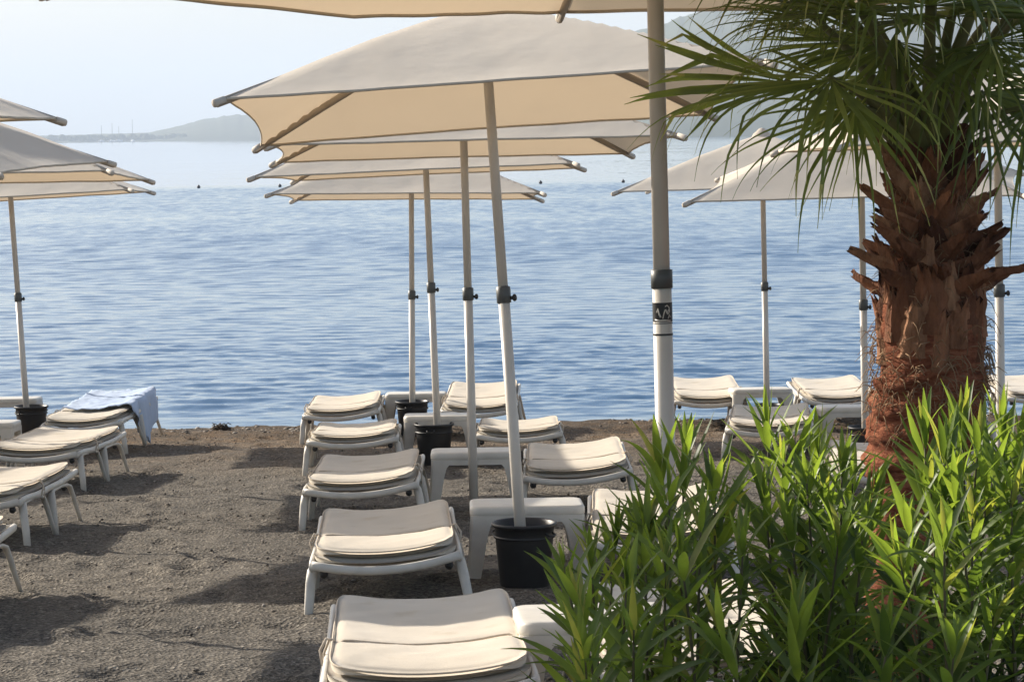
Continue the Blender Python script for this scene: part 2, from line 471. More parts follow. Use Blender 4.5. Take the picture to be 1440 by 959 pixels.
def buoy(px, lab):
    y = 157.
    t = empty('buoy', ((px - 720) / 3700. * y, y, .02))
    mb = MB(); mb.ball((0, 0, .05), .105, 9, (1, 1, .9)); mb.build('float', M['buoy'], t)
    m2 = MB(); m2.lathe([(.02, .13), (.03, .14), (.03, .17), (.015, .18), (.001, .18)], 10); m2.build('eyelet', M['buoy'], t)
    tag(t, lab, 'buoy', 'dark buoys marking the swimming line')
for px, lab in ((283, 'small dark buoy on open water, leftmost on the swimming line'),
                (397, 'small dark buoy just beside the left edge of the middle canopies'),
                (763, 'small dark buoy just right of the lowest middle canopy'),
                (879, 'small dark buoy beside the nearest thick pole')):
    buoy(px, lab)

# pebbles and litter along the tide line
def build_pebbles():
    mb = MB()
    for k in range(5200):
        x = rnd.uniform(-5.5, 6.0)
        if k < 1700:
            y = 26.75 + rnd.gauss(0, .20) + .25 * math.sin(x * .6); r = rnd.uniform(.010, .034)
        else:
            y = 7.6 + 18.6 * rnd.random() ** .7; r = rnd.uniform(.004, .013)
        z = gz(y) + .004
        a = rnd.random() * 6.3; sx, sy, sz = r * rnd.uniform(.8, 1.5), r, r * rnd.uniform(.5, .8)
        vs = []
        for (u, v, w) in ((1, 0, 0), (0, 1, 0), (-1, 0, 0), (0, -1, 0), (0, 0, 1), (0, 0, -1), (.6, .6, .55), (-.6, .6, .5), (-.6, -.6, .55), (.6, -.6, .5)):
            uu, vv = u * sx, v * sy
            vs.append((x + uu * math.cos(a) - vv * math.sin(a), y + uu * math.sin(a) + vv * math.cos(a), z + w * sz + .5 * sz))
        mb.add(vs, [(0, 6, 9), (0, 1, 6), (1, 7, 6), (1, 2, 7), (2, 8, 7), (2, 3, 8), (3, 9, 8), (3, 0, 9), (4, 6, 7), (4, 7, 8), (4, 8, 9), (4, 9, 6), (5, 1, 0), (5, 2, 1), (5, 3, 2), (5, 0, 3)], rnd.random())
    o = mb.build('pebbles', attr_mat('pebble_tones', [(0, (.05, .04, .032)), (.5, (.15, .125, .10)), (.85, (.25, .21, .17)), (1, (.42, .39, .35))], 0, None, .75, .3), tone=True)
    tag(o, 'loose brown and grey pebbles along the tide line and over the gravel', 'pebbles', kind='stuff')
build_pebbles()

# dark weed lumps on the tide line
def weed_clump(x, y, s, lab):
    mb = MB()
    for k in range(90):
        p = Vector((x + rnd.gauss(0, s), y + rnd.gauss(0, s * .5), gz(y) + .02 + abs(rnd.gauss(0, .02))))
        d = Vector((rnd.gauss(0, 1), rnd.gauss(0, .6), rnd.gauss(0, .25))).normalized() * rnd.uniform(.02, .06)
        mb.tube([p - d, p + Vector((0, 0, .02)), p + d], [.004, .006, .003], 4)
    tag(mb.build('seaweed_clump', simple('seaweed', (.030, .022, .014), (.08, .055, .03), 20, .7, .3)), lab, 'seaweed')
weed_clump(-2.95, 26.5, .035, 'dark dry seaweed clump at the water line right of the towel lounger')

# ------------------------------------------------------------------ sun lounger
LW, LL = .70, 1.76
def sag(x): return -.040 * (1 - min(1, (x / .34) ** 2))
def prof(y):                         # lengthwise shape of the bed
    u = y / LL
    return .030 * max(0, (u - .62) / .38) ** 1.6 - .012 * math.exp(-((u - .30) / .18) ** 2) - .010 * math.exp(-((u - .0) / .1) ** 2)

def pad_mesh(w, l, t, z0, y0, puff=.25, crease=None, nx=22, ny=46, seed=0.0, skew=0.0):
    mb = MB()
    def plan(u, v):
        # rounded-corner rectangle
        k = 12.0
        m = max(abs(u), abs(v)); 
        if m < 1e-6: return 0., 0.
        s = m / ((abs(u) ** k + abs(v) ** k) ** (1 / k))
        return u * s, v * s
    us = [math.sin(PI / 2 * (i / nx * 2 - 1)) * .35 + (i / nx * 2 - 1) * .65 for i in range(nx + 1)]
    vs_ = [math.sin(PI / 2 * (j / ny * 2 - 1)) * .25 + (j / ny * 2 - 1) * .75 for j in range(ny + 1)]
    top = []; bot = []
    for j in range(ny + 1):
        for i in range(nx + 1):
            u, v = plan(us[i], vs_[j])
            x = u * w / 2; y = y0 + (v + 1) * l / 2 + skew * u
            ex = 1 - abs(u) ** 12; ey = 1 - abs(v) ** 22
            e = max(0, min(ex, 1) * min(ey, 1)) ** .5
            zc = z0 + sag(x) + prof(y)
            pf = 1 + puff * (1 - u * u) * (1 - v * v) * .6 + .22 * mnoise.noise(Vector((x * 4 + seed, y * 4, seed)))
            if crease is not None:
                pf -= .75 * math.exp(-((y - crease) / .016) ** 2)
            lump = .006 * mnoise.noise(Vector((x * 9 + seed, y * 7, 3 + seed)))
            top.append((x, y, zc + t / 2 * e * pf + lump * e))
            bot.append((x, y, zc - t / 2 * e))
    n1 = nx + 1
    fs = []
    for j in range(ny):
        for i in range(nx):
            fs.append((j * n1 + i, j * n1 + i + 1, (j + 1) * n1 + i + 1, (j + 1) * n1 + i))
    B = len(top)
    fb = [tuple(B + q for q in reversed(f)) for f in fs]
    ring = [i for i in range(nx + 1)] + [j * n1 + nx for j in range(1, ny + 1)] + [ny * n1 + i for i in range(nx - 1, -1, -1)] + [j * n1 for j in range(ny - 1, 0, -1)]
    side = [(ring[k], B + ring[k], B + ring[(k + 1) % len(ring)], ring[(k + 1) % len(ring)]) for k in range(len(ring))]
    side = [tuple(reversed(s)) for s in side]
    mb.add(top + bot, fs + fb + side)
    edge = [((Vector(top[k]) + Vector(bot[k])) / 2) for k in ring]
    return mb, edge

def leg_arch(side, y0, y1):
    """one inverted-U leg frame along a long side: a broad leg and a slim splayed leg"""
    mb = MB()
    s = side
    zt = .256
    pts = [(s * .392, y0 - .01, -.03), (s * .380, y0 + .008, .08), (s * .366, y0 + .020, .18), (s * .354, y0 + .042, .236), (s * .345, y0 + .10, zt), (s * .342, (y0 + y1) / 2, zt + .006),
           (s * .345, y1 - .22, zt), (s * .350, y1 - .13, .240), (s * .362, y1 - .085, .18), (s * .380, y1 - .04, .08), (s * .402, y1 + .01, -.03)]
    rad = [.018, .020, .022, .023, .018, .016, .016, .016, .0145, .013, .011]
    mb.tube(pts, rad, 10, squash=(.72, 1.15))
    return mb

def make_lounger():
    root = empty('sun_lounger')
    f = MB()
    for s in (-1, 1):
        pts = [(s * .352, y, 0.287 + prof(y) - (.012 if y < .01 else 0)) for y in np.linspace(-.02, LL + .03, 16)]
        f.tube(pts, .018, 10, squash=(.85, 1.2))
    n = 13
    for (yb, bow) in ((-.015, -.035), (LL + .02, .03)):
        pts = []
        for i in range(n):
            u = i / (n - 1) * 2 - 1
            pts.append((u * .352, yb + bow * (1 - u ** 2) , 0.287 + prof(yb) + sag(u * .34) * 1.1 + (.0)))
        f.tube(pts, .0175, 10, squash=(.85, 1.25))
    for yb in (.45, .9, 1.35):
        f.tube([(u * .34, yb, .266 + sag(u * .34) + prof(yb)) for u in np.linspace(-1, 1, 9)], .013, 8)
    f.build('frame', M['plastic'], root)
    for s in (-1, 1):
        leg_arch(s, .045, .845).build('leg_frame', M['plastic'], root)
        leg_arch(s, .90, 1.70).build('leg_frame', M['plastic'], root)
    for s in (-1, 1):
        for y in (.05, 1.64):
            k = MB(); k.ball((s * .30, y, .224), .021, 7, (1, 1, 1.1)); k.build('knob', M['black'], root)
    lp, edge = pad_mesh(LW - .01, LL - .01, .036, .312, .005, .2, None, seed=2)
    o = lp.build('under_pad', M['pad'], root)
    up, edge = pad_mesh(LW - .035, LL - .05, .050, .354, .02, .28, .36 * LL, seed=5, skew=.006)
    cu = up.build('cushion', M['cushion'], root)
    pp = MB(); pp.tube([p + Vector((0, 0, .010)) for p in edge] + [edge[0] + Vector((0, 0, .010))], .0038, 6, cap=False); pp.build('piping', M['cord'], cu)
    sm = MB(); ys_ = .36 * LL
    sm.tube([(u * .318, ys_ + .004 * math.sin(u * 9), .354 + sag(u * .318) + prof(ys_) + .024 * (1 - abs(u) ** 12) ** .5) for u in np.linspace(-1, 1, 25)], .0042, 6)
    sm.build('seam_cord', M['cord'], cu)
    for s in (-1, 1):
        tc = MB()
        b = Vector((s * .325, .36 * LL, .352))
        tc.tube([b, b + Vector((s * .030, -.01, .008)), b + Vector((s * .052, -.03, -.03)), b + Vector((s * .045, -.05, -.075)), b + Vector((s * .03, -.03, -.10)), b + Vector((s * .018, 0, -.06))], .0055, 6)
        tc.tube([b, b + Vector((s * .02, .03, .0)), b + Vector((s * .04, .05, -.05)), b + Vector((s * .04, .045, -.13))], .005, 6)
        tc.build('tie_cord', M['cord'], cu)
    return root
LOUNGE = make_lounger()
_first = [True]
def place_lounger(x, y, yaw, rol, pit, dz, lab, group):
    o = LOUNGE if _first[0] else copy_tree(LOUNGE)
    _first[0] = False
    o.rotation_mode = 'YXZ'
    o.location = (x, y, gz(y) + dz)
    o.rotation_euler = (R(pit) - .05, R(rol), R(yaw))
    tag(o, lab, 'sun lounger', group)
    return o
G1, G2, G3 = 'loungers in the middle rows', 'loungers on the left', 'loungers on the right by the water'
place_lounger(-.28, 8.55, 2.7, -.8, -.3, -.010, 'nearest white lounger with cream cushion, its front edge cut by the bottom of view', G1)
place_lounger(-.60, 12.40, 2.5, -3.0, .1, -.02, 'cream cushioned lounger directly behind the nearest lounger, left of the big black pot', G1)
place_lounger(-.95, 16.38, .5, -2.8, 0, -.01, 'cream cushioned lounger third back in the middle left row, left of the potless table', G1)
place_lounger(-1.27, 20.72, 1.5, -1.6, -1.6, .0, 'cream cushioned lounger fourth back in the middle left row, left of the low pot table', G1)
place_lounger(-1.60, 24.55, 1.0, -3.2, .2, 0, 'middle lounger standing at the water edge, left of the farthest middle pole', G1)
place_lounger(.62, 8.7, 1, 0, 0, 0, 'lounger almost wholly hidden behind the oleander beside the nearest lounger', G1)
place_lounger(.735, 13.1, -2.0, -2.0, .8, -.02, 'cream cushioned lounger right of the big black pot, half behind oleander tips', G1)
place_lounger(.44, 17.3, -.6, -3.3, .4, -.02, 'cream cushioned lounger with brightly lit top, right of the leaning pole', G1)
place_lounger(.045, 21.3, -.5, -.8, -2.0, -.01, 'low seen lounger between the lit lounger and the waterside lounger, right of the middle poles', G1)
place_lounger(-.33, 25.0, -1.7, -.7, 3.6, -.01, 'waterside lounger with tilted cream cushion, right of the farthest middle pot', G1)
place_lounger(1.96, 26.0, -1.1, -.6, 2.4, 0, 'waterside lounger just right of the nearest thick pole', G3)
place_lounger(3.26, 25.8, 0, -1.5, 2.0, 0, 'waterside lounger half hidden by the palm trunk, right of the waterside table', G3)
place_lounger(2.12, 21.6, -6, -1, .5, -.01, 'lounger seen low through the oleander tips, in front of the waterside table', G3)
place_lounger(3.58, 21.4, -3, -1, 0, 0, 'lounger mostly behind the palm trunk with its end at the trunk left', G3)
place_lounger(5.27, 26.0, -2, -2, 2, 0, 'waterside lounger cut off by the right edge, beyond the palm trunk', G3)
place_lounger(2.42, 17.0, -6, -1, .0, -.01, 'lounger hidden behind leaves left of the palm trunk, nearest of the right hand loungers', G3)
TOWEL_BED = place_lounger(-3.86, 23.4, -3.2, -2.4, 2.8, 0, 'lounger with a blue towel spread on it at the left water edge', G2)
place_lounger(-3.63, 19.65, -3.1, 0, -.2, 0, 'left lounger in front of the towel lounger, showing both looped leg frames', G2)
place_lounger(-3.31, 15.60, -1.4, 0, -.1, 0, 'left lounger with sunlit far end, second in front of the towel lounger', G2)
place_lounger(-2.99, 11.80, -1.0, 0, 0, 0, 'lounger of which only the end and one leg show at the left edge', G2)
place_lounger(-5.6, 23.6, -2, 0, 0, 0, 'lounger on the far side of the left pot, cut by the left edge', G2)

# ------------------------------------------------------------------ towel on the left waterside lounger
def build_towel():
    m, n = 40, 46
    V = np.zeros((2 * m, n, 3))
    rows = []
    a = np.linspace(0, 1, n)
    out = np.zeros((m, n, 3))
    for i, s in enumerate(np.linspace(0, 1, m)):
        # s runs along the bed from mid to the far end, a across and down the right side
        y = .52 + s * 1.25
        hang = .05 + .40 * max(0, 1 - abs(s - .50) / .50) ** .7
        top_w = .60
        for j, t in enumerate(a):
            d = t * (top_w + .03 + hang)
            if d < top_w:
                x = -.27 + d; z = .402 + sag(x) + prof(y) + .008
                z += .014 * mnoise.noise(Vector((x * 9, y * 8, 1))) + .016 * abs(mnoise.noise(Vector((x * 16, y * 13, 4))))
            else:
                e = d - top_w
                x = .34 + .030 * min(1, e / .05) + (.030 * math.sin(s * 17 + 2 * e) + .012 * math.sin(s * 41)) * min(1, e / .12)
                z = .402 + prof(y) - max(0, e - .025) + .0
            yy = y + .05 * (t ** 2) * math.sin(s * 5)
            out[i, j] = (x, yy, z)
    o = grid_obj('beach_towel', out, M['towel'])
    sm = o.modifiers.new('thick', 'SOLIDIFY'); sm.thickness = .006; sm.offset = 1
    o.rotation_mode = 'YXZ'
    o.location = TOWEL_BED.location; o.rotation_euler = TOWEL_BED.rotation_euler
    tag(o, 'light blue towel spread over the left waterside lounger, its side hanging down', 'towel')
build_towel()

# ------------------------------------------------------------------ side tables
def make_table():
    root = empty('side_table')
    w, d, h = .60, .50, .405
    mb = MB()
    def rr(hw, hd, rad, z):
        pts = []
        for (cx_, cy_, a0) in ((1, 1, 0), (-1, 1, 90), (-1, -1, 180), (1, -1, 270)):
            for k in range(6):
                an = R(a0 + k * 18)
                pts.append((cx_ * (hw - rad) + rad * math.cos(an), cy_ * (hd - rad) + rad * math.sin(an), z))
        return pts
    mb.loft([rr(w / 2 - .004, d / 2 - .004, .06, h - .05), rr(w / 2, d / 2, .06, h - .044), rr(w / 2, d / 2, .06, h - .014), rr(w / 2 - .006, d / 2 - .006, .055, h - .004), rr(w / 2 - .02, d / 2 - .02, .045, h)])
    sharpen(mb.build('tabletop', M['plastic'], root), 50)
    ap = MB()
    for s in (-1, 1):
        ap.loft([[(-w / 2 + .05, s * (d / 2 - .012) - .008, z), (w / 2 - .05, s * (d / 2 - .012) - .008, z), (w / 2 - .05, s * (d / 2 - .012) + .008, z), (-w / 2 + .05, s * (d / 2 - .012) + .008, z)] for z in (h - .085, h - .049)])
        ap.loft([[(s * (w / 2 - .012) - .008, -d / 2 + .05, z), (s * (w / 2 - .012) + .008, -d / 2 + .05, z), (s * (w / 2 - .012) + .008, d / 2 - .05, z), (s * (w / 2 - .012) - .008, d / 2 - .05, z)] for z in (h - .085, h - .049)])
    ap.build('apron', M['plastic'], root, smooth=False)
    for sx in (-1, 1):
        for sy in (-1, 1):
            lg = MB(); rings = []
            for z, ww, dd, off in ((-.02, .062, .046, .020), (.12, .078, .052, .012), (.24, .092, .060, .005), (.300, .104, .068, .0), (.330, .128, .082, 0), (.346, .160, .10, 0), (.356, .215, .125, 0)):
                x0 = sx * (w / 2 + off - .003); y0 = sy * (d / 2 + off - .003)
                x1 = x0 - sx * ww; y1 = y0 - sy * dd
                c = .012
                rings.append([(x0 - sx * c, y0, z), (x0, y0 - sy * c, z), (x0, y1, z), (x0 - sx * .03, y1, z), (x0 - sx * .03, y0 - sy * .03, z), (x1, y0 - sy * .03, z), (x1, y0, z)])
            lg.loft(rings)
            sharpen(lg.build('leg', M['plastic'], root), 35)
    return root
TABLE = make_table(); _ft = [True]
def place_table(x, y, yaw, lab):
    o = TABLE if _ft[0] else copy_tree(TABLE); _ft[0] = False
    o.location = (x, y, gz(y) - .005); o.rotation_euler = (-.05, 0, R(yaw))
    tag(o, lab, 'side table', 'white side tables between the loungers')
place_table(.30, 9.35, 3, 'white table of which a corner shows behind the oleander by the nearest lounger')
place_table(.065, 13.78, 1, 'white table behind the big black pot with the leaning pole')
place_table(-.26, 17.75, 1, 'white table with the pole planted in bare sand before it')
place_table(-.62, 22.1, 1, 'white table with a black pot beneath it, second nearest the water in the middle')
place_table(-.96, 26.0, 0, 'white table at the water edge behind the farthest middle pot')
place_table(-5.0, 26.0, 2, 'white table behind the left black pot at the water')
place_table(2.46, 26.0, 1, 'white table at the water edge straddled by the slim pole right of the thick pole')
place_table(2.94, 22.6, 0, 'white table left of the palm trunk with a pole before it')
place_table(3.30, 17.9, 0, 'white table hidden behind the palm trunk')
place_table(-4.45, 21.9, 2, 'white table at the left edge between two rows of loungers')

# ------------------------------------------------------------------ pots
def make_pot():
    root = empty('planter_pot')
    mb = MB()
    mb.lathe([(.001, .0), (.118, .0), (.124, .01), (.150, .30), (.152, .335), (.166, .338), (.168, .352), (.160, .356), (.150, .350), (.140, .28), (.139, .25)], 36)
    mb.build('pot_body', M['black'], root)
    rg = MB(); rg.lathe([(.151, .275), (.157, .279), (.158, .287), (.153, .291)], 36); rg.build('rim_band', M['black'], root)
    so = MB(); so.lathe([(.139, .262), (.09, .27), (.001, .278)], 30); so.build('gravel_fill', M['sand'], root)
    for s in (-1, 1):
        h = MB(); h.tube([(s * .155, -.03, .31), (s * .178, -.025, .30), (s * .184, 0, .296), (s * .178, .025, .30), (s * .155, .03, .31)], .006, 6); h.build('handle', M['black'], root)
    return root
POT = make_pot(); _fp = [True]
def place_pot(x, y, lab, s=1.0):
    o = POT if _fp[0] else copy_tree(POT); _fp[0] = False
    o.location = (x, y, gz(y) - .01); o.scale = (s, s, s)
    o.rotation_euler = (0, 0, rnd.random() * 6)
    tag(o, lab, 'pot', 'black pots weighting the parasol poles')

# ------------------------------------------------------------------ parasols
HALF, DROP, RISE = 1.25, .52, .0
def canopy_xy(u, v):
    """u,v in -1..1, square with concave hems"""
    k = .048
    x = u * (1 - k * (1 - v * v) * u * u); y = v * (1 - k * (1 - u * u) * v * v)
    return x * HALF, y * HALF

def canopy_z(u, v, seed=0.0, hemsag=-.006):
    # four taut panels between diagonal ribs, sagging a little between them
    m = max(abs(u), abs(v)); t = min(abs(u), abs(v))
    base = -DROP * (m ** 1.04)
    between = (m - t) * m
    k6 = m ** 6
    return base + between * (-hemsag * k6 - .032 * (1 - k6)) + .020 * math.sin(PI * m) * (1 - between) + .004 * mnoise.noise(Vector((u * 5 + seed, v * 5, seed)))

def make_parasol(near=False, lower=1.47):
    """built along its own axis: origin at the pole foot, hem plane at z = 2.40"""
    H = 2.40
    root = empty('parasol')
    n = 40
    t = np.linspace(-1, 1, n + 1)
    V = np.zeros((n + 1, n + 1, 3))
    for j in range(n + 1):
        for i in range(n + 1):
            x, y = canopy_xy(t[i], t[j]); V[j, i] = (x, y, H + DROP + canopy_z(t[i], t[j], 1.0 if near else 4.0, .055 if near else -.006))
    cn = grid_obj('canopy', V, M['canopy'], root)
    hem = MB()
    loop = [V[0, i] for i in range(n + 1)] + [V[j, n] for j in range(1, n + 1)] + [V[n, i] for i in range(n - 1, -1, -1)] + [V[j, 0] for j in range(n - 1, -1, -1)]
    hem.tube([(p[0], p[1], p[2] - .004) for p in loop], .0055, 6, cap=False, squash=(.6, 1.3))
    hem.build('hem', M['hem'], cn)
    for sx in (-1, 1):
        for sy in (-1, 1):
            rb = MB()
            e = Vector((sx * HALF * 1.025, sy * HALF * 1.025, H - .022))
            a = Vector((sx * .05, sy * .05, H + DROP - .055))
            pts = [a.lerp(e, k) + Vector((0, 0, .012 * math.sin(PI * k) - .004)) for k in np.linspace(0, 1, 9)]
            rb.tube(pts, .017, 8, squash=(.75, 1.2))
            r_ = rb.build('rib', M['rib'], root)
            cp = MB(); d = (pts[-1] - pts[-2]).normalized()
            cp.tube([e - d * .05, e + d * .012, e + d * .02], [.017, .018, .015], 8, squash=(.9, 1.15)); cp.build('rib_cap', M['cap'], r_)
    cap = MB()
    cap.lathe([(.10, H + DROP - .035), (.085, H + DROP - .005), (.055, H + DROP + .02), (.028, H + DROP + .045), (.001, H + DROP + .055)], 24); cap.build('top_cap', M['canopy'], root)
    hb = MB(); hb.lathe([(.03, H + DROP - .12), (.052, H + DROP - .115), (.055, H + DROP - .05), (.03, H + DROP - .04)], 20); hb.build('hub', M['rib'], root)
    lo = MB(); lo.tube([(0, 0, -.05), (0, 0, lower)], .0295, 20); lo.build('pole', M['pole'], root)
    up = MB(); up.tube([(0, 0, lower - .02), (0, 0, H + DROP - .03)], .0255, 20); up.build('pole', M['pole'], root)
    if near:
        c = MB(); c.lathe([(.027, lower - .005), (.033, lower - .005), (.0335, lower + .050), (.027, lower + .052)], 28); c.build('collar', M['grey'], root)
    else:
        c = MB(); c.lathe([(.0300, lower - .07), (.037, lower - .066), (.037, lower + .012), (.0265, lower + .018)], 24); co = c.build('collar', M['grey'], root)
        k = MB(); k.tube([(.03, -.01, lower - .045), (.048, -.016, lower - .045)], [.010, .010], 8); k.ball((.054, -.018, lower - .045), .016, 7, (.8, 1, 1.2)); k.build('clamp_knob', M['black'], co)
    return root

def pole_transform(o, x, y, lx, ly, h, yaw):
    ax = Vector((lx, ly, 1)).normalized()
    e1 = Vector((math.cos(R(yaw)), math.sin(R(yaw)), 0)); e1 = (e1 - ax * e1.dot(ax)).normalized()
    e2 = ax.cross(e1)
    m = Matrix((e1, e2, ax)).transposed().to_4x4()
    o.rotation_euler = m.to_euler()
    o.location = (x, y, gz(y) + (h - 2.40) - .0)

NEARP = make_parasol(True, 1.465)
PAR = make_parasol(False, 1.47); _fu = [True]
def place_parasol(x, y, lx, ly, h, yaw, lab):
    o = PAR if _fu[0] else copy_tree(PAR); _fu[0] = False
    pole_transform(o, x, y, lx, ly, h, yaw)
    tag(o, lab, 'parasol', 'cream beach parasols')
    return o
# nearest parasol, with a printed sticker round its pole
pole_transform(NEARP, .477, 7.95, -.014, .010, 2.515, 53)
tag(NEARP, 'nearest cream parasol cut by the top edge, on a thick pole with a black sticker', 'parasol', 'cream beach parasols')
def sticker():
    r = .0303
    def patch(mb, a0, a1, z0, z1, rr):
        n = max(2, int(abs(a1 - a0) / 6) + 1)
        vs = []
        for k in range(n + 1):
            a = R(a0 + (a1 - a0) * k / n)
            vs += [(rr * math.cos(a), rr * math.sin(a), z0), (rr * math.cos(a), rr * math.sin(a), z1)]
        mb.add(vs, [(2 * k, 2 * k + 2, 2 * k + 3, 2 * k + 1) for k in range(n)])
    s = empty('sticker'); s.parent = NEARP
    z1 = 1.465 - .048
    b = MB(); patch(b, -180, 180, z1 - .058, z1, r); patch(b, -180, 180, z1 - .064, z1 - .0615, r); patch(b, -180, 180, z1 - .100, z1 - .094, r)
    s.rotation_euler = (0, 0, -R(53))
    b.build('sticker_band', M['black'], s)
    w = MB()
    def line(pts, wd=.0016):
        P = [Vector((r + .0006) * Vector((math.cos(R(a)), math.sin(R(a)), 0))) + Vector((0, 0, z1 + z)) for a, z in pts]
        w.tube(P, wd, 4)
    # pale emblem strokes of the printed band
    line([(-128, -.030), (-120, -.018), (-112, -.034), (-104, -.044)], .003)
    line([(-78, -.012), (-66, -.008), (-54, -.014), (-50, -.026), (-58, -.034), (-70, -.030), (-74, -.020)], .0018)
    line([(-92, -.048), (-84, -.030), (-76, -.020)], .0022)
    line([(-66, -.036), (-60, -.024), (-54, -.022)], .0018)
    line([(-60, -.048), (-52, -.036), (-46, -.044)], .0018)
    line([(-140, -.052), (-110, -.054), (-80, -.053), (-45, -.055)], .0026)
    for z in (-.070, -.076, -.082, -.088):
        line([(-70, z), (-55, z), (-42, z)], .0008)
    w.build('emblem', M['pole'], s)
sticker()

place_parasol(.045, 13.20, -.059, .088, 2.46, 1.6, 'largest fully seen cream parasol, on the leaning pole in the big black pot')
place_parasol(-.265, 17.30, -.015, .051, 2.42, 4.5, 'cream parasol tucked right under the largest one, pole in bare sand')
place_parasol(-.62, 21.70, -.030, .030, 2.43, -2.8, 'cream parasol third from the water in the middle, low pole pot before its table')
place_parasol(-.98, 25.45, .009, .048, 2.33, -.3, 'lowest seen cream parasol of the middle column, its pole nearest the water')
place_parasol(-4.71, 25.45, -.053, .027, 2.36, 3.3, 'lowest cream parasol on the left, its pole standing by the left black pot')
place_parasol(-4.17, 20.3, -.012, .045, 2.37, 1.1, 'left parasol just above the lowest left one, only its right corner in view')
place_parasol(-4.10, 16.62, .012, -.015, 2.33, -6, 'left parasol with broad shaded grey slope, second from the top at the left edge')
place_parasol(-3.68, 13.2, -.02, .0, 2.40, 0, 'left parasol showing a single tip, uppermost at the left edge')
place_parasol(-3.0, 7.7, 0, 0, 2.57, 2, 'unseen cream parasol added beyond the left edge to shade the oleanders')  # added out of view; place and height set to shade the lower oleanders
place_parasol(2.47, 25.4, -.012, .02, 2.37, -10, 'cream parasol with gathered peak over the right waterside loungers, left of the palm leaves')
place_parasol(2.86, 21.2, -.02, -.05, 2.26, -10, 'cream parasol with a brightly lit left slope behind the hanging palm leaves')
place_parasol(3.215, 17.2, -.01, .02, 2.40, 3, 'cream parasol behind the palm crown, its pole just right of the trunk')
place_parasol(3.62, 13.0, -.02, .0, 2.42, 0, 'cream parasol glimpsed through palm leaves at the right edge')
for x, y, l in ((-7.24, 14.55, 'parasol left outside of view, nearest in the outer column'), (-7.99, 18.55, 'parasol left outside of view, second in the outer column'),
                (-8.39, 22.5, 'parasol left outside of view, third in the outer column'), (-8.7, 26.4, 'parasol left outside of view, by the water in the outer column')):
    place_parasol(x, y, 0, 0, 2.4, rnd.uniform(-4, 4), l)
place_pot(.05, 13.27, 'big black pot holding the leaning pole before the nearest clear table', 1.0)
place_pot(-.66, 21.8, 'black pot beneath the second farthest table of the middle column', 1.0)
place_pot(-.98, 25.5, 'black pot at the farthest middle pole by the water', 1.0)
place_pot(-4.69, 25.5, 'black pot at the foot of the left pole by the water', 1.0)
place_pot(2.48, 25.4, 'black pot at the right waterside pole behind oleander tips', .8)
place_pot(2.86, 21.2, 'black pot at the pole beside the palm trunk', .9)

# ------------------------------------------------------------------ palm
PX, PY = 1.235, 7.8
def px2(x, y, d=PY):                         # where a point of the sketch stands at depth d
    return Vector(((x - 720) / 3700. * d, d, 3.0 - (y - 188 + .0129 * (x - 720)) / 3700. * d))

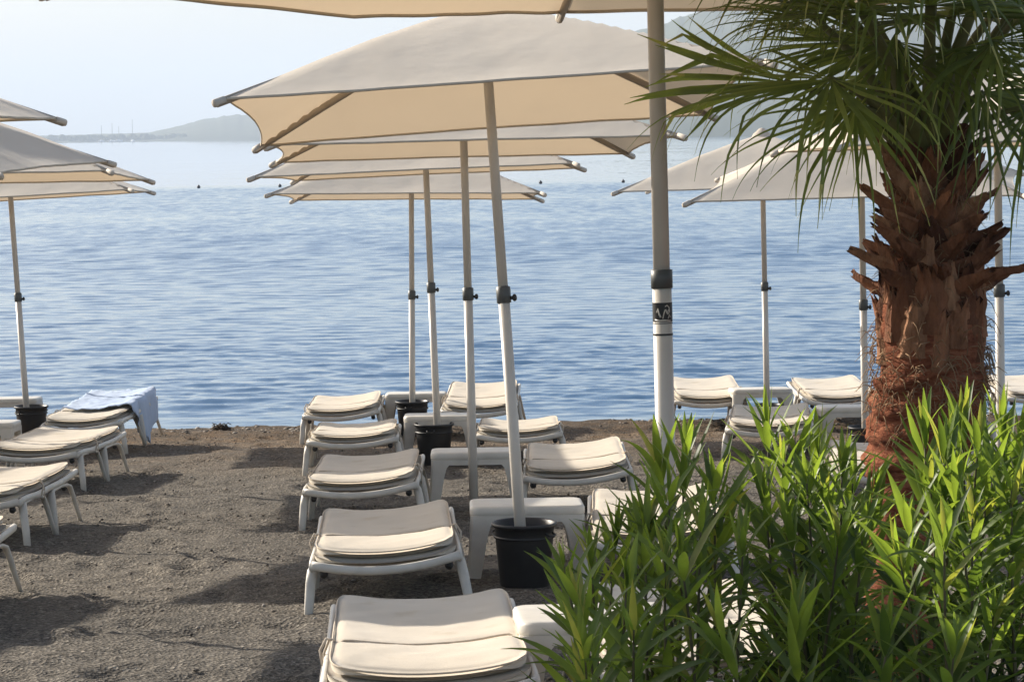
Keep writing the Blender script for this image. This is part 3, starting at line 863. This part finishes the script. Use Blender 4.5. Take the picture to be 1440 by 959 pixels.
def build_palm():
    root = empty('fan_palm', (PX, PY, gz(PY)))
    inv = Vector((-PX, -PY, -gz(PY)))
    def P(v): return Vector(v) + inv
    base = gz(PY)
    # trunk core (world heights)
    prof_t = [(base - .05, .15, 1.16), (1.3, .145, 1.165), (1.62, .125, 1.17), (1.85, .115, 1.18), (2.0, .138, 1.20), (2.12, .148, 1.225), (2.25, .153, 1.24), (2.40, .152, 1.248), (2.50, .140, 1.25),
              (2.55, .125, 1.25), (2.63, .095, 1.25), (2.80, .08, 1.245), (2.95, .085, 1.24), (3.10, .06, 1.235)]
    mb = MB(); rings = []
    zs = np.linspace(prof_t[0][0], prof_t[-1][0], 70)
    pz, pr, pxx = zip(*prof_t)
    def rad(z): return float(np.interp(z, pz, pr))
    def cx(z): return float(np.interp(z, pz, pxx))
    for z in zs:
        ring = []
        for k in range(40):
            a = 2 * PI * k / 40
            r = rad(z) * (1 + .10 * mnoise.noise(Vector((math.cos(a) * 2, math.sin(a) * 2, z * 5))) + .07 * mnoise.noise(Vector((math.cos(a) * 5, math.sin(a) * 5, z * 16))))
            ring.append(P((cx(z) + r * math.cos(a), PY + r * math.sin(a), z)))
        rings.append(ring)
    mb.loft(rings); mb.build('trunk', M['mat_fibre'], root)
    # crumpled fibre sheet wrapped round the waist of the trunk
    fs = MB(); rings = []
    for i, z in enumerate(np.linspace(1.98, 2.27, 40)):
        ring = []
        for k in range(72):
            a = 2 * PI * k / 72
            fold = .012 * math.sin(z * 75 + 3 * math.sin(a * 2) + 2.2 * mnoise.noise(Vector((a * 2, z * 9, 2))))
            r = rad(z) + .012 + fold + .012 * mnoise.noise(Vector((math.cos(a) * 4, math.sin(a) * 4, z * 22)))
            if i < 2: r += .02 * mnoise.noise(Vector((a * 4, 3, 3)))
            ring.append(P((cx(z) + r * math.cos(a), PY + r * math.sin(a), z + .03 * math.sin(a * 1 + 2.6) + .012 * mnoise.noise(Vector((a * 5, z * 3, 7))))))
        rings.append(ring)
    fs.loft(rings, cap=False); fs.build('fibre_sheet', M['mat_fibre'], root)
    # old leaf bases
    def boot(a, z, ln, w, out, curl, th=.02, lift=-.02):
        b = MB(); rings = []
        n = 15; us = np.linspace(-1, 1, 9)
        c, s = math.cos(a), math.sin(a)
        p = Vector((cx(z) + (rad(z) + lift) * c, PY + (rad(z) + lift) * s, z))
        ang = out
        ro = Vector((c, s, 0)); ta = Vector((-s, c, 0))
        jag = [rnd.uniform(-.03, .025) for _ in us]
        side = rnd.gauss(0, .25)
        for i in range(n):
            t = i / (n - 1)
            d = (ro * math.sin(ang) + Vector((0, 0, 1)) * math.cos(ang) + ta * side * t).normalized()
            nn = ro * math.cos(ang) - Vector((0, 0, 1)) * math.sin(ang)
            ww = w * (1 - .72 * t ** .9)
            el = 1 + .22 * mnoise.noise(Vector((a * 7, z * 30, t * 7))); er = 1 + .22 * mnoise.noise(Vector((a * 7 + 9, z * 30, t * 7)))
            tt = th * (1 - .55 * t)
            r = []
            def off(u, up):
                uu = u * ww / 2 * (er if u > 0 else el)
                rough = .0055 * mnoise.noise(Vector((u * 2.5 + a * 9, t * 6 + z * 40, up * 3))) + .003 * mnoise.noise(Vector((u * 9 + a * 9, t * 3, up)))
                ridge = .004 * math.cos(u * 9 + a)
                return p + ta * uu + nn * ((tt if up else -tt * .4) * (1 - .7 * u * u) - .25 * ww * u * u + rough + (ridge if up else 0))
            for q, u in enumerate(us): r.append(P(off(u, 1) + d * (jag[q] * max(0, t - .7) / .3)))
            for q, u in enumerate(us[::-1]): r.append(P(off(u, 0) + d * (jag[8 - q] * max(0, t - .7) / .3)))
            rings.append(r)
            p = p + d * (ln / (n - 1)); ang += curl / (n - 1)
        b.loft(rings)
        tn = min(1, max(0, rnd.gauss(.5, .3))); b.c = [tn] * len(b.c)
        sharpen(b.build('leaf_base', M['boot'], root, tone=True), 38)
    ga = 2.39996
    for k in range(30):                     # plates hugging the upper trunk
        z = 2.27 + .26 * k / 30
        boot(k * ga, z, rnd.uniform(.13, .21), rnd.uniform(.12, .17), .03, rnd.uniform(.0, .40), .014, -.006)
    for k in range(50):                     # cut stubs that flare outwards
        z = 2.50 + .38 * k / 50
        up_ = k / 50
        boot(k * ga + .5, z, rnd.uniform(.12, .185) * (1 - .10 * up_), rnd.uniform(.085, .13), rnd.uniform(1.05, 1.35) - .50 * up_, rnd.uniform(-.35, .20), .018, -.012)
    # loose fibres
    st = MB()
    for k in range(900):
        a = rnd.random() * 2 * PI; z = rnd.gauss(2.26, .09) if k < 600 else rnd.uniform(2.5, 2.85)
        c, s = math.cos(a), math.sin(a)
        p = Vector((cx(z) + (rad(z) + .012) * c, PY + (rad(z) + .012) * s, z))
        d = Vector((c * rnd.uniform(.1, .9), s * rnd.uniform(.1, .9), 0)) + Vector((-s, c, 0)) * rnd.gauss(0, .9) + Vector((0, 0, rnd.gauss(-.2, .6)))
        d = d.normalized() * rnd.uniform(.025, .075)
        st.tube([P(p), P(p + d * .6 + Vector((0, 0, .004))), P(p + d - Vector((0, 0, .018)))], [.0016, .0014, .0007], 4)
    tag(st.build('loose_fibre', M['strand'], root), kind='stuff')

    # ---- fronds
    def frond(tip_hub, out, nrm, Rl, spread, droop, nseg, start=None, fuse=.36, tone=.45, sag_p=.05, wid=.95):
        """petiole from the crown to the hub, then a pleated fan of segments"""
        C0 = Vector((1.24, PY, 2.86)) if start is None else Vector(start)
        h = Vector(tip_hub)
        pe = MB()
        d0 = (h - C0)
        pts = []
        for k in range(8):
            t = k / 7
            pts.append(P(C0 + d0 * t + Vector((0, 0, sag_p * math.sin(PI * t)))))
        pe.tube(pts, [.030, .025, .020, .017, .015, .0135, .012, .011], 8, squash=(1.3, .7))
        po = pe.build('petiole', M['petiole'], root)
        o = Vector(out).normalized(); n_ = Vector(nrm); n_ = (n_ - o * n_.dot(o)).normalized(); sd = n_.cross(o)
        fb = MB()
        da = R(spread) / nseg
        for i in range(nseg):
            th = (i + .5) * da - R(spread) / 2
            ln = Rl * (1 - .22 * abs(th / (R(spread) / 2)) ** 2) * rnd.uniform(.74, 1.10); th += rnd.gauss(0, .035)
            d = (o * math.cos(th) + sd * math.sin(th) + n_ * .10 * math.cos(th * 3)).normalized()
            td = (-o * math.sin(th) + sd * math.cos(th))
            p = h.copy()
            m = 15
            dr = droop * rnd.uniform(.6, 1.5)
            brk = rnd.random() < .34; bk = rnd.uniform(.42, .78); lat = rnd.gauss(0, .035)
            L = []; Mi = []; Rr = []
            cur = d.copy()
            for k in range(m + 1):
                t = k / m
                half = math.tan(da / 2) * min(t, fuse) * ln * (1.03 if t <= fuse else wid)
                if t > fuse: half *= (1 - ((t - fuse) / (1 - fuse)) ** 1.3) * .96
                half = max(half, .0008)
                fold = .55 * half
                nn = n_ - cur * n_.dot(cur)
                nn = nn.normalized() if nn.length > .05 else n_
                tdd = td - cur * td.dot(cur); tdd = tdd.normalized() if tdd.length > .05 else td
                L.append(P(p - tdd * half - nn * fold)); Mi.append(P(p)); Rr.append(P(p + tdd * half - nn * fold))
                p = p + cur * (ln / m)
                g = dr * max(0, t - .30) ** 1.1 * .42 + (rnd.uniform(.6, 1.6) if brk and k == int(m * bk) else 0)
                cur = (cur + Vector((0, 0, -1)) * g + Vector((rnd.gauss(0, .016), rnd.gauss(0, .016), 0)) + td * lat * t).normalized()
            vs = L + Mi + Rr; K = m + 1
            fsx = []
            for k in range(m):
                fsx.append((k, K + k, K + k + 1, k + 1)); fsx.append((K + k, 2 * K + k, 2 * K + k + 1, K + k + 1))
            tv = min(1, max(0, tone + rnd.gauss(0, .16)))
            b = len(fb.v)
            fb.add(vs, fsx, tv)
            # yellowed tips
            if rnd.random() < .45:
                q = len(fb.c)
                for z_ in range(q - 6, q): fb.c[z_] = .97
        fb.build('leaf_fan', M['frond'], po, tone=True)
    V3 = Vector
    # fans one can tell apart in the photograph
    frond(px2(1108, 116, 7.62), (-1, -.10, .10), (.08, -.92, .38), .50, 62, .10, 13, tone=.78, fuse=.62)        # points left, flat side to us
    frond(px2(1172, 112, 7.30), (-.62, -.42, -.22), (-.25, -.45, .85), .64, 205, 1.65, 24, tone=.65, fuse=.30, wid=.85)
    frond(px2(1205, 150, 7.45), (-.45, -.35, -.65), (-.2, -.75, .55), .46, 170, .8, 16, tone=.6, fuse=.22, wid=.8)   # hangs in front, tips down
    frond(px2(1150, 28, 7.45), (-.95, -.25, .12), (-.1, .1, 1), .40, 150, 1.25, 22, tone=.45, fuse=.34)
    frond(px2(1215, 20, 7.1), (-.5, -.8, .05), (-.1, -.2, 1), .52, 170, 1.3, 24, tone=.42, fuse=.34)
    frond(px2(1310, 10, 7.1), (.05, -.95, .02), (0, -.3, 1), .54, 190, 1.0, 26, tone=.36, fuse=.36)
    frond(px2(1400, 60, 7.3), (.5, -.6, -.15), (.2, -.5, .8), .56, 200, 1.0, 26, tone=.36, fuse=.34)
    frond(px2(1452, 150, 7.7), (.5, -.35, -.70), (.05, -.85, .35), .50, 190, .5, 22, tone=.55, fuse=.24, wid=.8)
    frond(px2(1232, 110, 8.15), (-.5, .5, -.3), (-.2, -.7, .6), .48, 200, .8, 22, tone=.5, fuse=.28)
    frond(px2(1180, 60, 8.2), (-.85, .45, .2), (-.2, -.3, .9), .42, 160, 1.0, 22, tone=.45, fuse=.3)
    frond(px2(1372, 100, 8.2), (.5, .8, .15), (.1, -.5, .85), .54, 180, .9, 24, tone=.4, fuse=.3)
    frond(px2(1420, 40, 8.1), (.85, .35, .2), (0, -.3, .95), .56, 170, 1.0, 24, tone=.36, fuse=.3)
    frond(px2(1262, 60, 7.45), (-.25, -.55, -.55), (-.1, -.85, .4), .46, 190, .6, 22, tone=.42, fuse=.26, wid=.85)
    frond(px2(1350, 70, 7.5), (.25, -.5, -.5), (.1, -.85, .4), .46, 190, .7, 22, tone=.38, fuse=.26, wid=.85)
    frond(px2(1340, 25, 7.4), (.2, -.75, .05), (.0, -.2, 1), .62, 200, 1.6, 28, tone=.34, fuse=.36)
    frond(px2(1185, 10, 7.75), (-.9, -.1, .1), (-.1, -.1, 1), .40, 180, 1.6, 26, tone=.40, fuse=.34)
    frond(px2(1420, 20, 7.7), (.9, -.1, .1), (.1, -.1, 1), .62, 180, 1.6, 26, tone=.34, fuse=.34)
    frond(px2(1240, 60, 7.8), (-.6, -.3, -.4), (-.3, -.7, .5), .50, 190, .9, 22, tone=.5, fuse=.3)
    frond(px2(1385, 130, 7.75), (.6, -.2, -.5), (.3, -.7, .5), .50, 190, .9, 22, tone=.36, fuse=.28)
    # higher, mostly above the view
    for k in range(9):
        a = k * ga + .4; e = R(48 + 4 * (k % 4))
        d = V3((math.cos(a) * math.cos(e), math.sin(a) * math.cos(e), math.sin(e)))
        h = V3((1.235, PY, 2.98)) + d * rnd.uniform(.48, .62)
        frond(h, d + V3((0, 0, -.25)), V3((-d.x * .5, -d.y * .5, 1)), .56, 190, 1.0, 24, start=(1.235, PY, 2.95), tone=.42)
    tag(root, 'stout fan palm with shaggy brown trunk rising behind the oleander', 'palm tree')
build_palm()

# ------------------------------------------------------------------ oleander
def leaf(mb, p, d, n, ln, w, bend, tone):
    d = d.normalized(); n = (n - d * n.dot(d))
    n = n.normalized() if n.length > 1e-3 else Vector((0, 0, 1))
    s = d.cross(n)
    K = 7
    L, Mi, Rr = [], [], []
    cur = d.copy(); q = p.copy()
    for k in range(K + 1):
        t = k / K
        half = w * .5 * (math.sin(PI * min(1, t * .96 + .04) ** .8)) ** .85 if 0 < t < 1 else w * .03
        f = .38 * half
        L.append(q - s * half + n * f); Mi.append(q.copy()); Rr.append(q + s * half + n * f)
        q = q + cur * (ln / K)
        cur = (cur - n * bend / K).normalized(); n = (n - cur * n.dot(cur)).normalized()
    vs = L + Mi + Rr; B = K + 1; fs = []
    for k in range(K):
        fs.append((k, B + k, B + k + 1, k + 1)); fs.append((B + k, 2 * B + k, 2 * B + k + 1, B + k + 1))
    mb.add(vs, fs, tone)

def shoot(st, lf, foot, tip, tone, lnscale=1.0, node=.042, leafy=.42):
    foot, tip = Vector(foot), Vector(tip)
    ctrl = foot.lerp(tip, .55) + Vector((rnd.gauss(0, .03), rnd.gauss(0, .03), .05))
    pts = []
    for k in range(12):
        t = k / 11
        pts.append(foot * (1 - t) ** 2 + ctrl * 2 * t * (1 - t) + tip * t * t)
    st.tube(pts, [.0075 - .0055 * k / 11 for k in range(12)], 6)
    length = (tip - foot).length
    s = 0.0; a = rnd.random() * 6.3
    ax_t = (pts[-1] - pts[-2]).normalized()
    while s < min(leafy, length * .9):
        t = 1 - s / length
        f = t * 11; i = min(10, int(f)); p = pts[i].lerp(pts[i + 1], f - i)
        ax = (pts[i + 1] - pts[i]).normalized()
        e1 = ax.cross(Vector((.3, .9, .1))).normalized(); e2 = ax.cross(e1)
        young = math.exp(-s / .05)
        tilt = .18 + .80 * (1 - math.exp(-s / .15)) + rnd.gauss(0, .15)
        ln = lnscale * (.085 + .100 * (1 - math.exp(-s / .05))) * rnd.uniform(.8, 1.15)
        for q in range(3):
            b = a + q * 2 * PI / 3 + rnd.gauss(0, .22)
            o = e1 * math.cos(b) + e2 * math.sin(b)
            d = ax * math.cos(tilt) + o * math.sin(tilt)
            nn = ax * math.sin(tilt) - o * math.cos(tilt)
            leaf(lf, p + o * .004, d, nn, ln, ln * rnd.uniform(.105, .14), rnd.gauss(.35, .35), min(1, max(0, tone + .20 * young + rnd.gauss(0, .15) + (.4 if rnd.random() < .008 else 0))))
        a += PI / 3 + rnd.gauss(0, .12)
        s += node * rnd.uniform(.9, 1.4) * (.75 + min(.6, s * 4))

def oleander(cx, cy, tips, fill, rx, ry, ztop, lab):
    z0 = gz(cy)
    root = empty('oleander_shrub', (cx, cy, z0))
    st, lf = MB(), MB()
    o = Vector((cx, cy, z0))
    for (px, py, d) in tips:
        t = px2(px, py + 42, d) - o
        ft = Vector((t.x * .35 + rnd.gauss(0, .05), t.y * .35 + rnd.gauss(0, .05), .0))
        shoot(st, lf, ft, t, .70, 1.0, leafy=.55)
    for k in range(fill):
        a = rnd.random() * 2 * PI; r = rnd.random() ** .55
        x, y = rx * r * math.cos(a), ry * r * math.sin(a)
        z = (ztop - z0) * (1 - .45 * r ** 2.2) * rnd.uniform(.42, .93)
        ft = Vector((x * .35 + rnd.gauss(0, .05), y * .35 + rnd.gauss(0, .05), 0.0))
        if z < .5: ft = Vector((x * .6, y * .6, 0))
        shoot(st, lf, ft, Vector((x, y, z)), rnd.uniform(-.05, .34), 1.0, node=.036, leafy=.36)  # fill shoots darker: older leaves, plus the lower bush's shade put into tone
    st.build('stems', M['stem'], root)
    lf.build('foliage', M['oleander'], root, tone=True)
    tag(root, lab, 'shrub', 'oleander shrubs in the foreground')
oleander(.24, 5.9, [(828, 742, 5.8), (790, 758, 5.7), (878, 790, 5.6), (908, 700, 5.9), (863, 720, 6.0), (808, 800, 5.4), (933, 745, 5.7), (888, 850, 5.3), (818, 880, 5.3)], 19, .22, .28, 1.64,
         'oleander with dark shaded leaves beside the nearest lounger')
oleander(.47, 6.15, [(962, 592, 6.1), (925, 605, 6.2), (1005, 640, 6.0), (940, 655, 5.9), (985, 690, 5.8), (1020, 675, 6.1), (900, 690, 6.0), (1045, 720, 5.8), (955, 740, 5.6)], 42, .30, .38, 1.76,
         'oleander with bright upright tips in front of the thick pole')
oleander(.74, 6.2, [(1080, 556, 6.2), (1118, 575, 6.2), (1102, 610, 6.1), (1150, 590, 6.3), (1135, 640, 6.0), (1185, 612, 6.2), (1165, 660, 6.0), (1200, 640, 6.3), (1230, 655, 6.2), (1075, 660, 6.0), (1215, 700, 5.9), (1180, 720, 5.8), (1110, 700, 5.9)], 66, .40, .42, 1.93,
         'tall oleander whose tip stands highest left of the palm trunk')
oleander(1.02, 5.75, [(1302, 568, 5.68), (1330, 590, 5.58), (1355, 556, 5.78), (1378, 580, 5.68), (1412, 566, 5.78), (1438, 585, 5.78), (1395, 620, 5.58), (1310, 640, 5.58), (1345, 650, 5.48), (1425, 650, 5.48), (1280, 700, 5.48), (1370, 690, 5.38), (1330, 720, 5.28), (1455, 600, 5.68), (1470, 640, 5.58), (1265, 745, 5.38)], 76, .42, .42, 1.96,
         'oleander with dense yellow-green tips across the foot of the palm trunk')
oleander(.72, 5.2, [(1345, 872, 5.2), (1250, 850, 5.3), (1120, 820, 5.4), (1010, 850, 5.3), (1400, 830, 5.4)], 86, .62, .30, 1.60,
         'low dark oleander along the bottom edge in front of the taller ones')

# ------------------------------------------------------------------ sky, sun, haze, camera
w = bpy.data.worlds.new('World'); scene.world = w; w.use_nodes = True
nt = w.node_tree; nt.nodes.clear()
sky = nt.nodes.new('ShaderNodeTexSky'); sky.sky_type = 'NISHITA'; sky.sun_disc = False
sky.sun_elevation = R(SUN_EL); sky.sun_rotation = R(-SUN_AZ); sky.air_density = 1.0; sky.dust_density = 2.3; sky.ozone_density = 1.2; sky.altitude = 0
bg = nt.nodes.new('ShaderNodeBackground'); bg.inputs[1].default_value = .102
wo = nt.nodes.new('ShaderNodeOutputWorld')
nt.links.new(sky.outputs[0], bg.inputs[0]); nt.links.new(bg.outputs[0], wo.inputs[0])

sd = bpy.data.lights.new('sun', 'SUN'); sd.energy = 5.0; sd.angle = R(.55); sd.color = (1, .92, .80)
so = bpy.data.objects.new('sun', sd); COL.objects.link(so)
S = Vector((-math.sin(R(SUN_AZ)) * math.cos(R(SUN_EL)), math.cos(R(SUN_AZ)) * math.cos(R(SUN_EL)), math.sin(R(SUN_EL))))
so.rotation_euler = S.to_track_quat('Z', 'Y').to_euler(); so.location = S * 30

hz = MB()
hx, hy0, hy1, hz0, hz1 = 6500, -3200, 9500, -3.5, 240
hz.add([(-hx, hy0, hz0), (hx, hy0, hz0), (hx, hy1, hz0), (-hx, hy1, hz0), (-hx, hy0, hz1), (hx, hy0, hz1), (hx, hy1, hz1), (-hx, hy1, hz1)],
       [(3, 2, 1, 0), (4, 5, 6, 7), (0, 1, 5, 4), (1, 2, 6, 5), (2, 3, 7, 6), (3, 0, 4, 7)])
hm = bpy.data.materials.new('sea_air'); hm.use_nodes = True; ht = hm.node_tree; ht.nodes.clear()
ho = ht.nodes.new('ShaderNodeOutputMaterial'); pv = ht.nodes.new('ShaderNodeVolumePrincipled')
pv.inputs['Color'].default_value = (.80, .885, .985, 1); pv.inputs['Density'].default_value = .00034; pv.inputs['Anisotropy'].default_value = .0
ht.links.new(pv.outputs[0], ho.inputs['Volume'])
haze = hz.build('haze', hm, smooth=False); tag(haze, kind='stuff')

cam = bpy.data.cameras.new('camera'); cam.sensor_width = 36; cam.lens = 3700 / 1440 * 36; cam.clip_start = .1; cam.clip_end = 20000
co = bpy.data.objects.new('camera', cam); COL.objects.link(co); scene.camera = co
p_ = math.atan((479.5 - 188) / 3700); r_ = R(.74)
F = Vector((0, math.cos(p_), -math.sin(p_))); U0 = Vector((0, math.sin(p_), math.cos(p_))); R0 = Vector((1, 0, 0))
Rv = R0 * math.cos(r_) - U0 * math.sin(r_); Uv = U0 * math.cos(r_) + R0 * math.sin(r_)
mt = Matrix((Rv, Uv, -F)).transposed().to_4x4(); mt.translation = (0, 0, 3.0)
co.matrix_world = mt

scene.render.engine = 'CYCLES'
scene.cycles.use_denoising = True
scene.cycles.max_bounces = 8; scene.cycles.volume_bounces = 1; scene.cycles.transmission_bounces = 4
scene.cycles.caustics_reflective = False; scene.cycles.caustics_refractive = False
vs = scene.view_settings
vs.view_transform = 'Standard'; vs.look = 'None'; vs.exposure = .80; vs.gamma = 1; vs.use_curve_mapping = False
